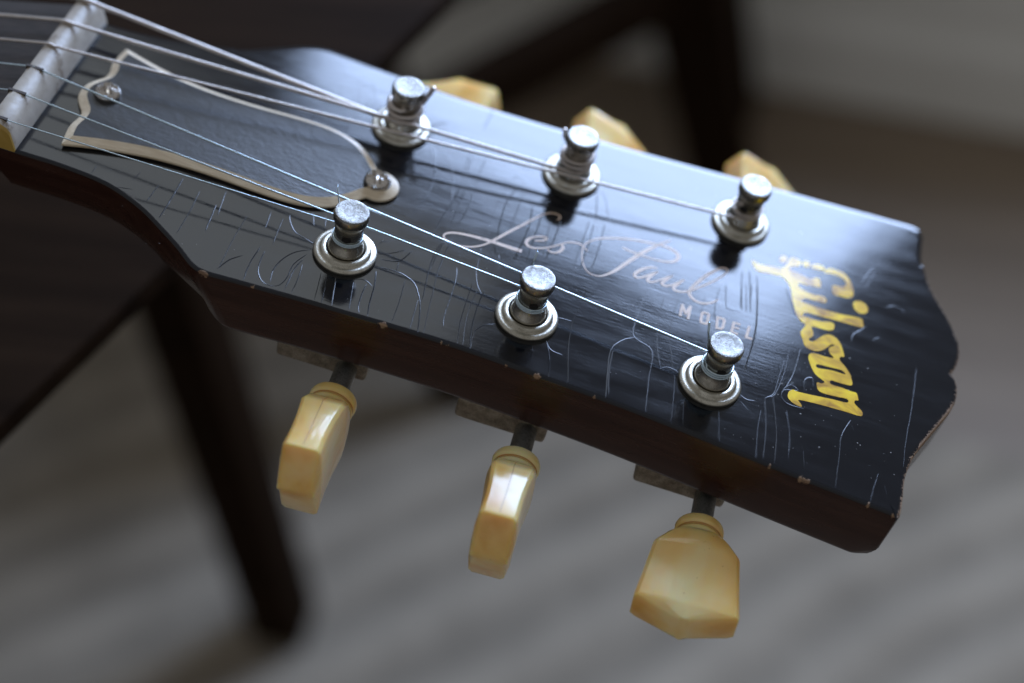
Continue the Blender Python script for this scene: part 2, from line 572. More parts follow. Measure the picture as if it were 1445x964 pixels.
# ================================================================ the guitar
guitar = bpy.data.objects.new('electric_guitar', None)
col.objects.link(guitar)
guitar.matrix_world = HS
tag(guitar, 'black lacquered guitar headstock with cream tuner buttons, reaching over the dark table edge', 'guitar')
D = {
'cov': [[-61.64,17.88],[-44.22,12.58],[-31.85,12.92],[-21.26,13.39],[-13.61,13.39],[-8.26,11.76],[-3.94,9.16],[-1.27,5.57],[2.15,5.29],[4.57,2.38],[4.5,-1.43],[1.89,-4.53],[-0.88,-5.15],[-2.95,-7.51],[-5.13,-9.45],[-8.93,-11.02],[-14.56,-12.08],[-23.03,-11.97],[-29.96,-11.47],[-38.61,-11.32],[-46.62,-12.4],[-60.56,-15.92],[-61.59,-11.44],[-61.97,-7.02],[-61.65,-4.15],[-63.6,-2.15],[-64.93,0.2],[-64.8,3.58],[-63.17,5.7],[-61.6,7.29],[-61.85,10.56],[-62.27,13.51],[-61.93,17.02]],
'screws': [[-59.48,0.65],[0.34,0.2]],
'script': [[[38.93,7.83,0.3],[39.5,8.43,0.35],[39.19,9.32,0.39],[38.1,9.5,0.39],[36.81,9.0,0.35],[35.66,7.91,0.35],[34.23,5.98,0.43],[32.53,3.32,0.52],[30.47,0.34,0.56],[28.8,-2.26,0.56],[27.48,-4.29,0.52],[26.12,-6.13,0.39],[24.83,-7.27,0.35],[23.26,-8.19,0.35],[21.15,-8.73,0.33],[19.06,-8.49,0.3],[17.81,-7.99,0.3],[17.44,-7.27,0.35],[17.93,-6.32,0.43],[19.41,-5.51,0.48],[22.21,-4.97,0.56],[24.87,-4.73,0.69],[27.57,-4.64,0.74],[30.3,-4.7,0.82],[32.11,-4.72,0.91],[33.92,-4.68,0.78]],[[35.8,-0.46,0.3],[37.35,0.26,0.39],[38.11,1.2,0.43],[37.42,1.52,0.39],[35.85,0.83,0.43],[34.63,-0.33,0.61],[34.23,-1.58,0.65],[34.65,-2.44,0.61],[35.74,-2.73,0.48],[37.02,-2.34,0.39],[38.84,-1.31,0.35],[40.38,0.02,0.33],[41.7,1.33,0.33]],[[41.55,0.96,0.39],[41.95,0.15,0.61],[41.65,-1.14,0.56],[40.61,-2.11,0.39],[39.37,-2.18,0.35],[39.03,-1.68,0.3]],[[41.53,1.05,0.26],[42.26,1.92,0.3],[43.72,2.62,0.35],[45.31,2.75,0.35],[46.24,2.11,0.26],[47.19,1.39,0.22]],[[63.92,12.57,0.19],[62.82,11.46,0.38],[61.52,10.05,0.57],[60.05,8.2,0.71],[58.02,5.29,0.81],[56.09,2.03,0.71],[54.19,-1.27,0.62],[52.6,-3.4,0.43],[51.11,-4.7,0.26],[49.43,-4.97,0.21],[48.06,-4.32,0.19],[46.89,-2.44,0.19],[46.17,0.1,0.19],[46.08,2.42,0.21],[46.65,3.95,0.24],[47.87,5.43,0.29],[49.65,6.7,0.43],[52.93,8.17,0.48],[56.31,9.21,0.48],[59.78,9.77,0.52],[62.53,10.14,0.57],[64.36,9.88,0.67],[65.89,9.1,0.76],[66.32,8.02,0.76],[65.76,6.74,0.62],[64.51,5.85,0.52],[62.32,5.29,0.43],[60.07,5.17,0.33],[57.52,5.28,0.43],[54.94,5.56,0.43],[54.12,5.85,0.24]],[[62.45,2.75,0.33],[61.26,2.64,0.43],[59.7,1.51,0.57],[58.48,-0.11,0.67],[58.11,-1.27,0.62],[58.77,-1.75,0.48],[60.11,-0.87,0.43],[61.59,0.72,0.38],[62.69,1.93,0.38]],[[62.69,1.93,0.43],[61.67,0.26,0.57],[61.04,-1.19,0.62],[61.28,-1.83,0.52],[62.34,-1.49,0.38],[63.63,-0.21,0.33],[64.8,1.03,0.33],[65.99,2.2,0.38]],[[65.99,2.2,0.43],[64.79,0.31,0.62],[64.14,-1.04,0.62],[64.72,-1.55,0.52],[65.89,-1.03,0.38],[67.37,0.62,0.33],[68.53,1.99,0.38]],[[68.54,1.93,0.43],[67.35,-0.03,0.62],[66.75,-1.28,0.62],[67.28,-1.92,0.52],[68.74,-1.69,0.43],[70.32,-0.64,0.43],[72.05,1.19,0.43],[73.99,3.37,0.43],[76.11,6.18,0.33],[77.12,8.08,0.29],[77.25,8.97,0.29],[76.57,9.28,0.33],[75.41,8.5,0.43],[74.0,6.78,0.57],[72.56,4.51,0.67],[71.21,1.77,0.67],[70.29,-0.41,0.67],[70.37,-1.77,0.62],[71.41,-2.88,0.57],[72.72,-3.27,0.52],[74.15,-2.91,0.48],[75.51,-1.93,0.38],[76.53,-0.71,0.24]]],
'model': [[[69.38,-8.61,0.61],[69.37,-6.96,0.61],[69.38,-5.49,0.61]],[[69.39,-5.55,0.58],[69.92,-6.61,0.58],[70.38,-7.66,0.52],[70.73,-6.46,0.58],[71.1,-5.25,0.58]],[[71.11,-5.29,0.58],[71.09,-7.13,0.61],[71.1,-8.79,0.61]],[[74.25,-5.64,0.58],[73.84,-5.93,0.58],[73.79,-6.37,0.61],[73.81,-8.22,0.61],[73.96,-8.73,0.58],[74.42,-8.78,0.58],[75.0,-8.69,0.58],[75.23,-8.22,0.58],[75.2,-6.79,0.61],[75.23,-5.94,0.61],[74.93,-5.66,0.58],[74.25,-5.64,0.58]],[[77.14,-5.83,0.58],[77.36,-8.94,0.58],[78.23,-8.77,0.58],[78.6,-8.19,0.58],[78.67,-6.2,0.61],[78.41,-5.79,0.58],[77.14,-5.83,0.58]],[[81.93,-5.83,0.52],[80.68,-5.88,0.58],[80.65,-7.3,0.58],[80.56,-8.82,0.58],[81.75,-8.77,0.52]],[[80.72,-7.27,0.52],[81.82,-7.1,0.52]],[[84.04,-5.66,0.58],[83.92,-7.32,0.58],[83.78,-8.91,0.58],[84.83,-8.89,0.55]]],
'logo': [[[[82.07,14.06],[82.6,14.46],[83.88,13.83],[86.43,14.42],[88.68,14.75],[89.55,15.83],[90.35,18.55],[91.15,19.23],[92.49,19.05],[93.02,18.19],[92.47,17.15],[91.04,16.19],[90.7,15.26],[93.15,14.81],[95.17,14.32],[96.0,14.76],[97.36,15.31],[97.93,12.79],[96.67,12.38],[94.54,11.95],[93.13,11.87],[93.24,10.85],[94.72,10.14],[96.48,9.86],[98.82,10.21],[99.62,9.14],[99.21,8.36],[96.66,8.04],[94.96,7.82],[94.21,6.74],[95.09,6.53],[98.54,6.35],[102.82,6.51],[107.39,7.09],[108.13,5.87],[108.12,4.63],[106.21,4.38],[103.02,4.23],[98.77,3.9],[95.59,3.69],[94.95,2.61],[96.78,2.44],[98.91,2.49],[100.97,3.18],[101.84,2.98],[102.03,2.04],[101.8,1.06],[100.79,0.48],[99.11,0.33],[97.32,0.22],[97.15,-0.24],[97.72,-1.73],[97.61,-2.78],[96.95,-3.5],[96.89,-4.01],[97.01,-3.42],[97.03,-4.15],[97.97,-3.99],[98.97,-2.63],[99.99,-1.32],[101.06,-0.64],[102.45,-0.82],[103.7,-2.14],[104.42,-3.98],[104.85,-5.62],[104.03,-6.04],[104.01,-7.05],[105.36,-8.43],[106.45,-10.01],[106.78,-10.82],[107.17,-12.87],[105.77,-13.32],[104.0,-13.41],[102.67,-13.44],[102.44,-14.07],[102.88,-14.53],[104.98,-14.53],[107.21,-14.71],[108.28,-14.76],[108.79,-16.57],[108.21,-16.73],[107.99,-17.57],[108.83,-18.43],[109.76,-19.19],[109.95,-20.26],[109.22,-20.7],[106.38,-20.74],[102.9,-20.89],[99.64,-21.1],[97.48,-21.34],[96.42,-21.64],[97.04,-22.33],[97.38,-23.04],[96.8,-23.2],[95.23,-22.71],[94.24,-21.63],[94.3,-20.17],[95.08,-19.27],[95.97,-19.41],[97.93,-19.23],[100.96,-18.83],[103.56,-18.47],[106.18,-18.24],[106.75,-17.8],[106.41,-17.13],[104.35,-17.42],[101.72,-17.64],[100.26,-17.24],[99.78,-15.31],[100.83,-15.1],[101.38,-14.43],[100.49,-13.92],[99.06,-12.9],[97.98,-10.97],[97.32,-8.84],[97.87,-7.55],[99.19,-7.29],[100.99,-7.28],[102.65,-6.93],[101.65,-5.84],[101.46,-4.49],[102.55,-3.25],[101.76,-3.37],[100.57,-5.17],[99.32,-6.32],[97.78,-6.68],[96.38,-6.21],[95.57,-4.41],[94.98,-2.5],[95.76,-0.11],[94.6,0.84],[93.48,2.41],[92.55,5.11],[92.08,6.55],[91.43,9.58],[90.26,11.35],[89.08,12.2],[86.29,11.88],[83.49,11.69]],[[99.18,-10.61],[99.51,-10.14],[102.35,-9.86],[104.57,-9.67],[105.52,-10.4],[104.98,-10.57],[102.42,-10.64],[99.57,-11.19]]],[[[98.27,18.46],[99.5,19.55],[100.81,19.67],[102.6,19.38],[103.91,18.1],[104.84,16.18],[105.28,14.23],[105.11,12.78],[104.08,12.02],[102.79,11.91],[100.95,11.85],[100.46,14.23],[101.14,14.69],[103.05,15.23],[103.4,16.32],[102.98,17.37],[101.39,17.99],[99.65,17.89],[98.46,17.61]]],[[[105.47,10.97],[106.25,12.07],[107.55,12.19],[108.58,11.44],[108.89,10.07],[108.23,8.88],[106.95,8.62],[105.92,9.36]]],[[[88.1,18.0],[88.76,18.93],[89.55,18.81],[89.68,17.61],[89.02,16.59],[88.23,16.8]]],[[[93.2,18.58],[93.98,19.57],[94.78,19.3],[94.81,17.9],[93.75,17.57]]],[[[95.28,18.74],[96.41,19.56],[97.96,19.48],[98.18,18.32],[96.57,17.91],[95.47,17.88]]]],
'cracks': [[[7.88,18.45],[9.5,15.78],[10.56,10.93],[11.2,7.41],[10.73,1.09],[9.63,-4.93]],[[8.73,18.87],[11.43,17.21],[13.6,13.85],[15.22,8.86],[16.32,3.26]],[[16.28,19.58],[16.54,14.79],[16.96,8.26],[16.71,4.38],[15.8,-1.59],[15.35,-6.76]],[[16.97,19.42],[17.27,13.2],[18.02,7.82],[18.13,1.34],[17.75,-4.3]],[[20.07,19.93],[19.83,14.43],[19.99,8.75],[20.07,2.25],[19.29,-3.14]],[[26.3,12.72],[25.72,7.23],[25.83,0.36],[26.0,-4.08]],[[28.7,13.38],[27.5,9.01],[27.59,2.09],[28.01,-2.25],[28.91,-8.49]],[[30.23,13.63],[30.27,7.97],[30.12,1.9],[30.06,-1.75]],[[33.02,9.74],[33.69,4.02],[33.5,-1.96],[32.77,-8.04]],[[35.5,8.56],[35.57,2.6],[35.45,-3.74],[35.53,-8.1]],[[37.76,6.83],[38.1,2.41],[38.42,-3.27],[38.04,-8.44]],[[39.77,7.77],[39.7,2.24],[39.15,-5.15]],[[45.73,11.01],[45.56,4.04],[45.32,-2.34],[45.01,-5.3]],[[46.86,10.14],[46.96,3.32],[46.69,-4.54]],[[49.18,11.22],[49.29,2.58],[48.94,-3.52]],[[45.38,20.84],[46.42,15.57],[46.98,11.13]],[[45.98,21.12],[47.59,19.47],[49.1,14.94],[49.92,12.5]],[[26.57,21.11],[28.04,20.34],[30.18,20.89]],[[26.84,15.86],[27.78,17.28],[29.14,16.96],[29.73,15.8]],[[17.99,-8.65],[17.58,-12.79],[17.42,-17.76]],[[19.35,-8.03],[19.03,-12.56],[19.02,-17.04]],[[29.64,-7.72],[30.63,-11.79]],[[25.59,-7.37],[26.55,-13.64]],[[-13.64,-15.17],[-12.82,-17.09],[-11.04,-19.3],[-8.67,-20.22],[-6.75,-20.83]],[[-6.78,-22.83],[-9.24,-24.69],[-10.96,-27.67],[-11.71,-31.39],[-11.15,-34.46]],[[-7.13,-25.93],[-7.9,-28.7],[-7.96,-32.55],[-8.0,-35.4]],[[-6.96,-24.38],[-8.48,-28.0],[-8.53,-31.86],[-9.28,-34.56],[-10.66,-35.41]],[[-6.86,-27.26],[-6.48,-30.94],[-6.43,-36.1]],[[-2.77,-27.83],[-2.15,-31.85],[-1.68,-35.86]],[[-1.59,-27.3],[-0.83,-31.26],[-0.24,-35.68]],[[0.31,-27.41],[0.93,-30.95],[1.92,-35.66]],[[3.96,-27.69],[4.67,-31.64],[5.25,-35.11]],[[6.48,-27.04],[6.47,-30.37],[6.76,-33.52],[7.41,-35.09]],[[7.26,-22.82],[8.1,-26.79],[8.58,-31.78],[9.25,-35.66]],[[3.77,-27.06],[5.22,-26.26],[6.65,-26.48],[7.71,-27.2]],[[13.46,-22.95],[13.95,-29.41],[14.03,-34.95]],[[7.91,-21.55],[11.63,-21.34],[15.1,-22.7],[17.24,-26.06],[18.55,-30.19],[19.48,-35.32]],[[17.32,-26.97],[17.5,-30.65],[17.88,-35.56]],[[17.64,-9.11],[17.05,-13.44],[17.25,-19.3],[17.99,-25.73],[17.89,-27.19]],[[19.29,-7.33],[18.89,-15.1],[19.31,-21.78],[20.06,-29.53],[20.69,-35.48]],[[26.05,-10.34],[26.21,-13.77],[27.37,-17.69],[28.81,-19.96]],[[26.48,-17.6],[26.53,-23.85],[26.77,-29.39],[27.66,-35.41]],[[27.86,-18.93],[27.51,-24.36],[27.89,-29.82],[28.71,-34.96]],[[29.21,-18.81],[28.96,-24.67],[29.32,-30.13],[30.37,-35.6]],[[33.58,-26.88],[31.49,-28.02],[30.18,-30.21],[30.16,-33.43],[30.78,-35.88]],[[6.28,-18.35],[8.9,-16.66],[11.13,-14.73]],[[7.27,-19.38],[10.76,-18.3],[12.46,-14.53]],[[5.49,-15.71],[6.15,-14.4],[7.69,-13.69]],[[10.88,-18.73],[11.15,-22.05]],[[22.35,-15.02],[22.96,-18.69],[23.17,-23.43],[23.3,-29.04],[23.81,-31.6]],[[-14.47,-16.33],[-14.32,-20.82],[-14.03,-24.67]],[[-6.76,-12.21],[-5.91,-15.4]],[[-9.48,-12.45],[-8.17,-15.94]],[[49.08,-8.44],[48.84,-14.13],[48.32,-19.28],[48.75,-26.01],[50.64,-35.97]],[[44.13,-26.95],[45.53,-28.96],[48.12,-29.41]],[[44.41,-27.36],[45.97,-31.87],[46.71,-36.12]],[[45.11,-19.87],[48.01,-19.68]],[[61.54,-2.87],[60.87,-10.49],[60.58,-16.63],[61.12,-18.55],[62.84,-19.4],[64.73,-20.18],[65.7,-22.4],[65.98,-28.5],[66.81,-37.65]],[[61.16,-18.79],[59.44,-20.07],[57.59,-22.73],[57.25,-26.02],[57.8,-30.93],[58.52,-36.66]],[[57.64,-24.02],[57.97,-29.83],[58.94,-35.49]],[[65.38,-4.0],[65.11,-10.83],[65.69,-16.57],[66.86,-21.91],[67.82,-24.63]],[[68.4,-2.66],[67.91,-9.6],[68.23,-16.0],[69.52,-20.77],[70.18,-23.63]],[[67.68,-24.94],[69.05,-23.84],[71.02,-24.05],[71.94,-24.95]],[[70.85,-25.41],[71.6,-31.2],[72.12,-37.91]],[[73.71,-31.32],[74.63,-38.33]],[[73.73,-0.29],[73.54,-7.14],[73.56,-12.62],[74.03,-18.31]],[[76.31,3.16],[76.11,-2.64],[76.71,-6.86]],[[77.51,4.85],[78.4,-1.63],[79.12,-2.44],[81.91,-2.06]],[[80.82,6.33],[81.88,-1.79]],[[81.79,6.77],[82.91,-1.9]],[[82.97,7.3],[83.54,-0.5]],[[84.14,7.82],[85.29,-3.1],[85.25,-10.82],[84.47,-18.61]],[[92.55,-11.99],[91.73,-18.67],[91.32,-21.94],[89.61,-23.93]],[[95.03,-17.28],[93.39,-19.53],[92.81,-21.32]],[[89.7,-24.66],[90.8,-32.2],[91.27,-39.26]],[[89.26,-27.37],[89.28,-33.8],[89.84,-39.83]],[[91.06,-23.07],[92.87,-30.36],[93.49,-39.03]],[[94.41,-25.24],[95.54,-30.26],[96.11,-37.3]],[[80.83,-30.36],[82.18,-38.63]],[[84.31,-24.87],[85.97,-25.71],[87.86,-25.43]],[[84.93,-26.65],[86.7,-28.43]],[[83.7,10.33],[84.91,2.4],[85.58,-6.72],[84.97,-14.26],[84.71,-19.1]],[[80.45,10.19],[81.46,-1.03]],[[81.99,10.88],[83.77,-1.28]],[[93.18,-8.33],[92.96,-14.43],[91.62,-21.99],[90.02,-23.23]],[[95.55,-7.32],[94.78,-14.84],[93.52,-19.46]],[[97.36,-18.43],[97.28,-15.55],[98.71,-14.36],[99.14,-16.52]],[[106.0,-0.35],[106.3,1.65],[107.95,3.94],[108.78,5.24]],[[99.99,21.04],[102.83,21.3],[104.85,19.85]],[[90.33,9.35],[91.62,6.02],[93.47,1.72]],[[110.42,1.56],[112.12,3.54]],[[112.9,12.83],[114.68,14.27],[117.08,13.37]],[[106.88,18.07],[109.27,24.56]],[[107.89,17.19],[109.87,22.78]],[[97.08,11.71],[99.44,11.45]],[[93.75,-17.62],[96.09,-18.96],[93.16,-20.19],[93.2,-22.48],[94.83,-23.51],[97.86,-23.39]],[[120.59,-2.36],[120.1,-14.44],[119.45,-22.67],[119.24,-30.45]],[[107.67,-22.43],[106.14,-27.54],[106.18,-33.0],[106.03,-41.02]],[[114.34,-34.02],[113.6,-38.55],[113.2,-41.83]],[[115.79,-36.63],[116.33,-38.52]],[[107.76,-23.52],[108.52,-24.9]],[[81.22,-32.77],[81.75,-38.03]],[[89.13,-31.18],[89.5,-35.95],[89.55,-39.7]],[[89.72,-23.62],[90.95,-32.09],[91.09,-39.61]],[[91.38,-22.92],[93.11,-32.3],[93.53,-39.69]],[[94.3,-25.69],[95.82,-31.75],[96.13,-36.51]],[[98.86,-34.33],[99.48,-38.37]],[[-47.8,-22.43],[-44.82,-21.71]],[[-45.18,-16.19],[-45.78,-19.35]],[[-36.87,-14.36],[-36.88,-22.84],[-37.07,-27.06]],[[-32.48,-16.55],[-32.24,-22.74],[-32.37,-29.61]],[[-28.12,-18.72],[-27.49,-26.68]],[[-27.64,-14.24],[-26.82,-21.58]],[[-21.4,-19.05],[-21.7,-26.03],[-21.55,-35.22]],[[-18.46,-29.89],[-20.42,-32.09],[-21.75,-35.3]],[[-16.09,-26.14],[-16.47,-31.61],[-16.05,-36.6]],[[-14.89,-26.93],[-14.49,-32.02],[-12.53,-35.02],[-10.17,-35.25]],[[-17.36,-15.76],[-16.92,-21.1]],[[-53.81,-18.2],[-53.99,-23.28]],[[-40.56,-18.27],[-41.04,-24.11]],[[-16.11,29.02],[-15.31,24.98]],[[-12.12,29.57],[-10.56,25.19],[-8.8,23.16]],[[-9.89,32.96],[-7.76,27.34]],[[7.56,18.46],[9.89,14.04],[11.28,7.26]],[[-10.81,17.84],[-11.04,12.79]],[[-17.82,15.76],[-17.6,12.33]],[[5.57,17.48],[6.03,24.08],[9.16,27.81]],[[5.68,20.35],[9.03,24.85]],[[17.65,36.47],[17.19,28.9]]],
'chips': [[-23.86,-38.07],[-13.84,-37.27],[12.64,-36.32],[24.7,-35.67],[25.84,-35.57],[38.05,-36.63],[44.46,-36.64],[56.29,-37.63],[92.67,-41.0],[99.2,-41.47],[100.38,-41.72],[112.81,-42.71],[121.33,-27.45]]}


def sound(q, pts, dv):
    """inset points that came too near another stretch of the outline collapse onto a sound neighbour"""
    n = len(pts)
    q = list(q)
    bad = [dv[i] > 0.5 and any(math.dist(q[i], pts[(i + k) % n]) < dv[i] - 0.06 for k in range(-26, 27)) for i in range(n)]
    ok = [i for i in range(n) if not bad[i]]
    for i in range(n):
        if bad[i]:
            k = 1
            while bad[(i + k) % n] and bad[(i - k) % n] and k < 60:
                k += 1
            q[i] = q[(i - k) % n] if not bad[(i - k) % n] else q[(i + k) % n]
    return q


def thick(x):
    return 14.6 + (max(x, -30) + 20) / 140 * 1.6


OUTLINE = []


def on_face(x, y):
    n, r = len(OUTLINE), False
    for i in range(n):
        (x0, y0), (x1, y1) = OUTLINE[i - 1], OUTLINE[i]
        if (y0 > y) != (y1 > y) and x < x0 + (y - y0) * (x1 - x0) / (y1 - y0):
            r = not r
    return r


def headstock():
    bottom = [(-74.5, -21.7), (-68, -21.65), (-61.3, -21.6), (-53, -22.2), (-47.5, -23.5), (-41.2, -26.3), (-35.5, -30.0), (-31, -33.2), (-27.2, -36.3), (-25.2, -37.3)]
    bottom2 = [(-23.4, -37.6), (-14, -37.1), (0, -36.5), (25, -36.0), (45, -36.8), (67, -38.2), (93, -40.9), (116.4, -43.1), (118.7, -43.3)]
    corner1 = [(119.35, -42.8)]
    tip = [(119.6, -41.5), (119.75, -38.7), (119.85, -33), (121.2, -27.1), (123.9, -21.1), (126.6, -15.5), (128.9, -10.3), (129.7, -6), (129.5, -3.0), (128.7, -1.4)]
    tip2 = [(128.0, -0.6), (128.7, 0.6), (129.5, 3.0), (129.9, 6.5), (129.3, 10.2), (126.7, 16.2), (124.1, 20.6), (121.9, 25.7), (120.5, 31.8), (120.3, 36.5), (120.4, 40.2)]
    corner2 = [(119.7, 41.9), (118.4, 42.7)]
    top = [(117, 42.9), (107.6, 42.4), (102, 42.0), (85, 41.0), (52, 38.8), (26, 37.6), (10, 37.6), (-7, 38.9), (-20, 40.1), (-22.5, 40.3)]
    top2 = [(-25.2, 39.9), (-28.3, 38.5), (-31.7, 36.4), (-39.1, 31.4), (-44.5, 28.9), (-54, 26.3), (-62, 25.0), (-68, 24.65), (-74.5, 24.6)]
    parts = [bottom, bottom2, corner1, tip, tip2, corner2, top, top2]
    pts = []
    for p in parts:
        pts += catmull(p, 0.45) if len(p) > 2 else p
    # even out spacing of joints between runs, then fill long gaps
    dense = []
    for i, p in enumerate(pts):
        dense.append(p)
        q = pts[(i + 1) % len(pts)]
        L = math.dist(p, q)
        for k in range(1, int(L / 0.6) + 1):
            t = k / (int(L / 0.6) + 1)
            dense.append((p[0] + (q[0] - p[0]) * t, p[1] + (q[1] - p[1]) * t))
    pts = dense
    nr = poly_normals(pts)
    for _ in range(2):
        nr = [tuple(Vector((nr[i - 1][0] + 2 * nr[i][0] + nr[(i + 1) % len(nr)][0], nr[i - 1][1] + 2 * nr[i][1] + nr[(i + 1) % len(nr)][1])).normalized()) for i in range(len(nr))]
    N = len(pts)

    chips = [(c[0], c[1], s) for c, s in zip(D['chips'], (1.5, .4, 1.0, .5, .5, .45, .8, .4, .4, .6, .6, .4, .7))]

    def wear_at(p):
        w = 0.0
        for cx, cy, s in chips:
            d = math.dist(p, (cx, cy)) / s
            w = max(w, 1.1 - 0.65 * d)
        if p[0] > 117.5:
            tipw = 0.62 if p[1] < 30 else 0.25
            if -24 < p[1] < -9: tipw = 0.85
            if p[1] < -38: tipw = 0.75
            w = max(w, tipw)
        return max(w, 0.02)
    wear = [wear_at(p) for p in pts]
    rings, wv, fv = [], [], []

    def ring(d, zf, wk, fl):          # one closed loop of the shell
        q = inset(pts, nr, d) if not callable(d) else [(p[0] - k[0] * d(p), p[1] - k[1] * d(p)) for p, k in zip(pts, nr)]
        q = sound(q, pts, [d(p) if callable(d) else d for p in pts])
        rings.append([(a[0], a[1], zf(p) if callable(zf) else zf) for a, p in zip(q, pts)])
        wv.extend([w * wk for w in wear])
        fv.extend([fl] * N)
    # chipped arris: pull the edge in a little where it is chipped
    ch = {id(p): max(0, w - 0.6) for p, w in zip(pts, wear)}

    def dd(base):
        return lambda p: base + 0.55 * ch[id(p)]
    def rim(p):       # the far edge is rounded over more than the near one
        return 1.7 if p[1] > 30 else 0.6
    nr2 = nr
    for _ in range(25):
        nr2 = [tuple(Vector((nr2[i - 1][0] + 2 * nr2[i][0] + nr2[(i + 1) % N][0], nr2[i - 1][1] + 2 * nr2[i][1] + nr2[(i + 1) % N][1])).normalized()) for i in range(N)]
    nr1 = nr
    nr = nr2
    ring(2.6, 0, 0.0, 0)
    nr = nr1
    ring(lambda p: 1.1 if p[1] < 30 else 1.9, 0, 0.36, 0)
    ring(lambda p: 0.55 * rim(p) + 0.55 * ch[id(p)], lambda p: -0.035 * rim(p), 0.8, 0)
    ring(lambda p: 0.22 * rim(p) + 0.55 * ch[id(p)], lambda p: -0.22 * rim(p), 1.0, 0)
    ring(lambda p: 0.05 * rim(p) + 0.5 * ch[id(p)], lambda p: -0.55 * rim(p), 1.0, 0.2)
    ring(lambda p: 0.3 * ch[id(p)], lambda p: -0.95 * rim(p), 0.8, 1)
    ring(0.0, -2.2, 0.0, 1)
    nr = nr2
    under = lambda p: 4.5 if p[0] < -30 else 2.2

    def soft(p):      # rounding towards the back is wider at the tip and at the neck
        if p[0] < -25: return 1.6 + 4.0 * min(1, (-25 - p[0]) / 12)
        t = min(1, max(0, (p[0] - 114.5) / 5))
        return 1.6 + 3.2 * t * t * (3 - 2 * t)
    def lean(p):      # the back of each horn sits nearer the tip than its front corner
        x = p[0]
        return 6.0 * max(0, min(1, (x + 37) / 7, (6 - x) / 24))

    def cut(p):
        return 2.0 * min(1, max(0, (-28 - p[0]) / 10))

    def back_ring(k_lean, inset_f, zf):
        ring(inset_f, zf, 0, 1)
        rings[-1] = [(q[0] + lean(p) * k_lean, q[1], q[2]) for q, p in zip(rings[-1], pts)]
    back_ring(0.5, lambda p: cut(p) * 0.3, lambda p: -thick(p[0]) * 0.5)
    back_ring(0.9, lambda p: cut(p) * 0.6, lambda p: -thick(p[0]) + soft(p))
    back_ring(1.0, lambda p: cut(p) * 0.8 + soft(p) * 0.12, lambda p: -thick(p[0]) + soft(p) * 0.5)
    back_ring(1.0, lambda p: cut(p) * 0.95 + soft(p) * 0.38, lambda p: -thick(p[0]) + soft(p) * 0.18)
    back_ring(1.0, lambda p: cut(p) + soft(p), lambda p: -thick(p[0]))
    v = [p for r in rings for p in r]
    f = [list(range(N))]
    for i in range(len(rings) - 1):
        for j in range(N):
            k = (j + 1) % N
            f.append([i * N + k, i * N + j, (i + 1) * N + j, (i + 1) * N + k])
    f.append([(len(rings) - 1) * N + j for j in range(N)][::-1])
    me = bpy.data.meshes.new('headstock')
    me.from_pydata([(p[0] * U, p[1] * U, p[2] * U) for p in v], [], f)
    for nme, vals in (('wear', wv), ('flank', fv)):
        a = me.attributes.new(nme, 'FLOAT', 'POINT')
        a.data.foreach_set('value', vals)
    for i, p in enumerate(me.polygons):
        p.use_smooth = i > N       # the flat face and its rim stay flat
    bm = bmesh.new(); bm.from_mesh(me)
    bmesh.ops.remove_doubles(bm, verts=bm.verts, dist=0.002 * U)
    bm.to_mesh(me); bm.free()
    me.update()
    OUTLINE.extend(pts)
    return link('headstock', me, M['lacquer'], guitar)


head = headstock()

# ------------------------------------------------ lettering on the face
def ribbons(w, strokes, z, grow=1.0):
    for s in strokes:
        c = catmull(s, 0.22) if len(s) > 2 else [s[0], s[1]]
        L, R_ = [], []
        for i, p in enumerate(c):
            a, b_ = c[max(i - 1, 0)], c[min(i + 1, len(c) - 1)]
            t = Vector((b_[0] - a[0], b_[1] - a[1]))
            t = t.normalized() if t.length > 1e-6 else Vector((1, 0))
            h = max(p[2], 0.16) * grow / 2
            L.append((p[0] - t.y * h, p[1] + t.x * h, z)); R_.append((p[0] + t.y * h, p[1] - t.x * h, z))
        n = len(c)
        w.add(L + R_, [[i, n + i, n + i + 1, i + 1] for i in range(n - 1)])


w = MB(); ribbons(w, [[p for p in s] for s in D['script']], 0.035, 1.1)
tag(w.build('script_lettering', M['print'], head, smooth=None), 'faded cream script lettering')
letters = [D['model'][0:3], D['model'][3:4], D['model'][4:5], D['model'][5:7], D['model'][7:8]]
for L in letters:
    w = MB()
    for k, s in enumerate(L):
        w2 = MB(); ss = s
        n = len(ss)
        for i in range(n - 1):
            a, b_ = Vector(ss[i][:2]), Vector(ss[i + 1][:2])
            t = (b_ - a).normalized(); h = ss[i][2] / 2 * 0.95
            a2, b2 = a - t * h * 0.85, b_ + t * h * 0.85
            q = [(a2.x - t.y * h, a2.y + t.x * h), (a2.x + t.y * h, a2.y - t.x * h), (b2.x + t.y * h, b2.y - t.x * h), (b2.x - t.y * h, b2.y + t.x * h)]
            w.add([(x, y, 0.035 + 0.002 * i + 0.012 * k) for x, y in q], [[0, 1, 2, 3]])
    w.build('block_letter', M['print'], head, smooth=None)


def filled(name, loops, z, material, parent):
    bm = bmesh.new()
    es = []
    for L in loops:
        L = catmull(L, 0.35, True)
        vs_ = [bm.verts.new((p[0] * U, p[1] * U, 0)) for p in L]
        for i in range(len(vs_)):
            es.append(bm.edges.new((vs_[i], vs_[(i + 1) % len(vs_)])))
    bmesh.ops.triangle_fill(bm, edges=es, use_beauty=True, normal=(0, 0, 1))
    bmesh.ops.recalc_face_normals(bm, faces=bm.faces)
    for f_ in bm.faces:
        if f_.normal.z < 0: f_.normal_flip()
    for v_ in bm.verts: v_.co.z = z * U
    me = bpy.data.meshes.new(name); bm.to_mesh(me); bm.free()
    return link(name, me, material, parent)


for L in D['logo']:
    filled('logo_inlay', L, 0.05, M['gold'], head)

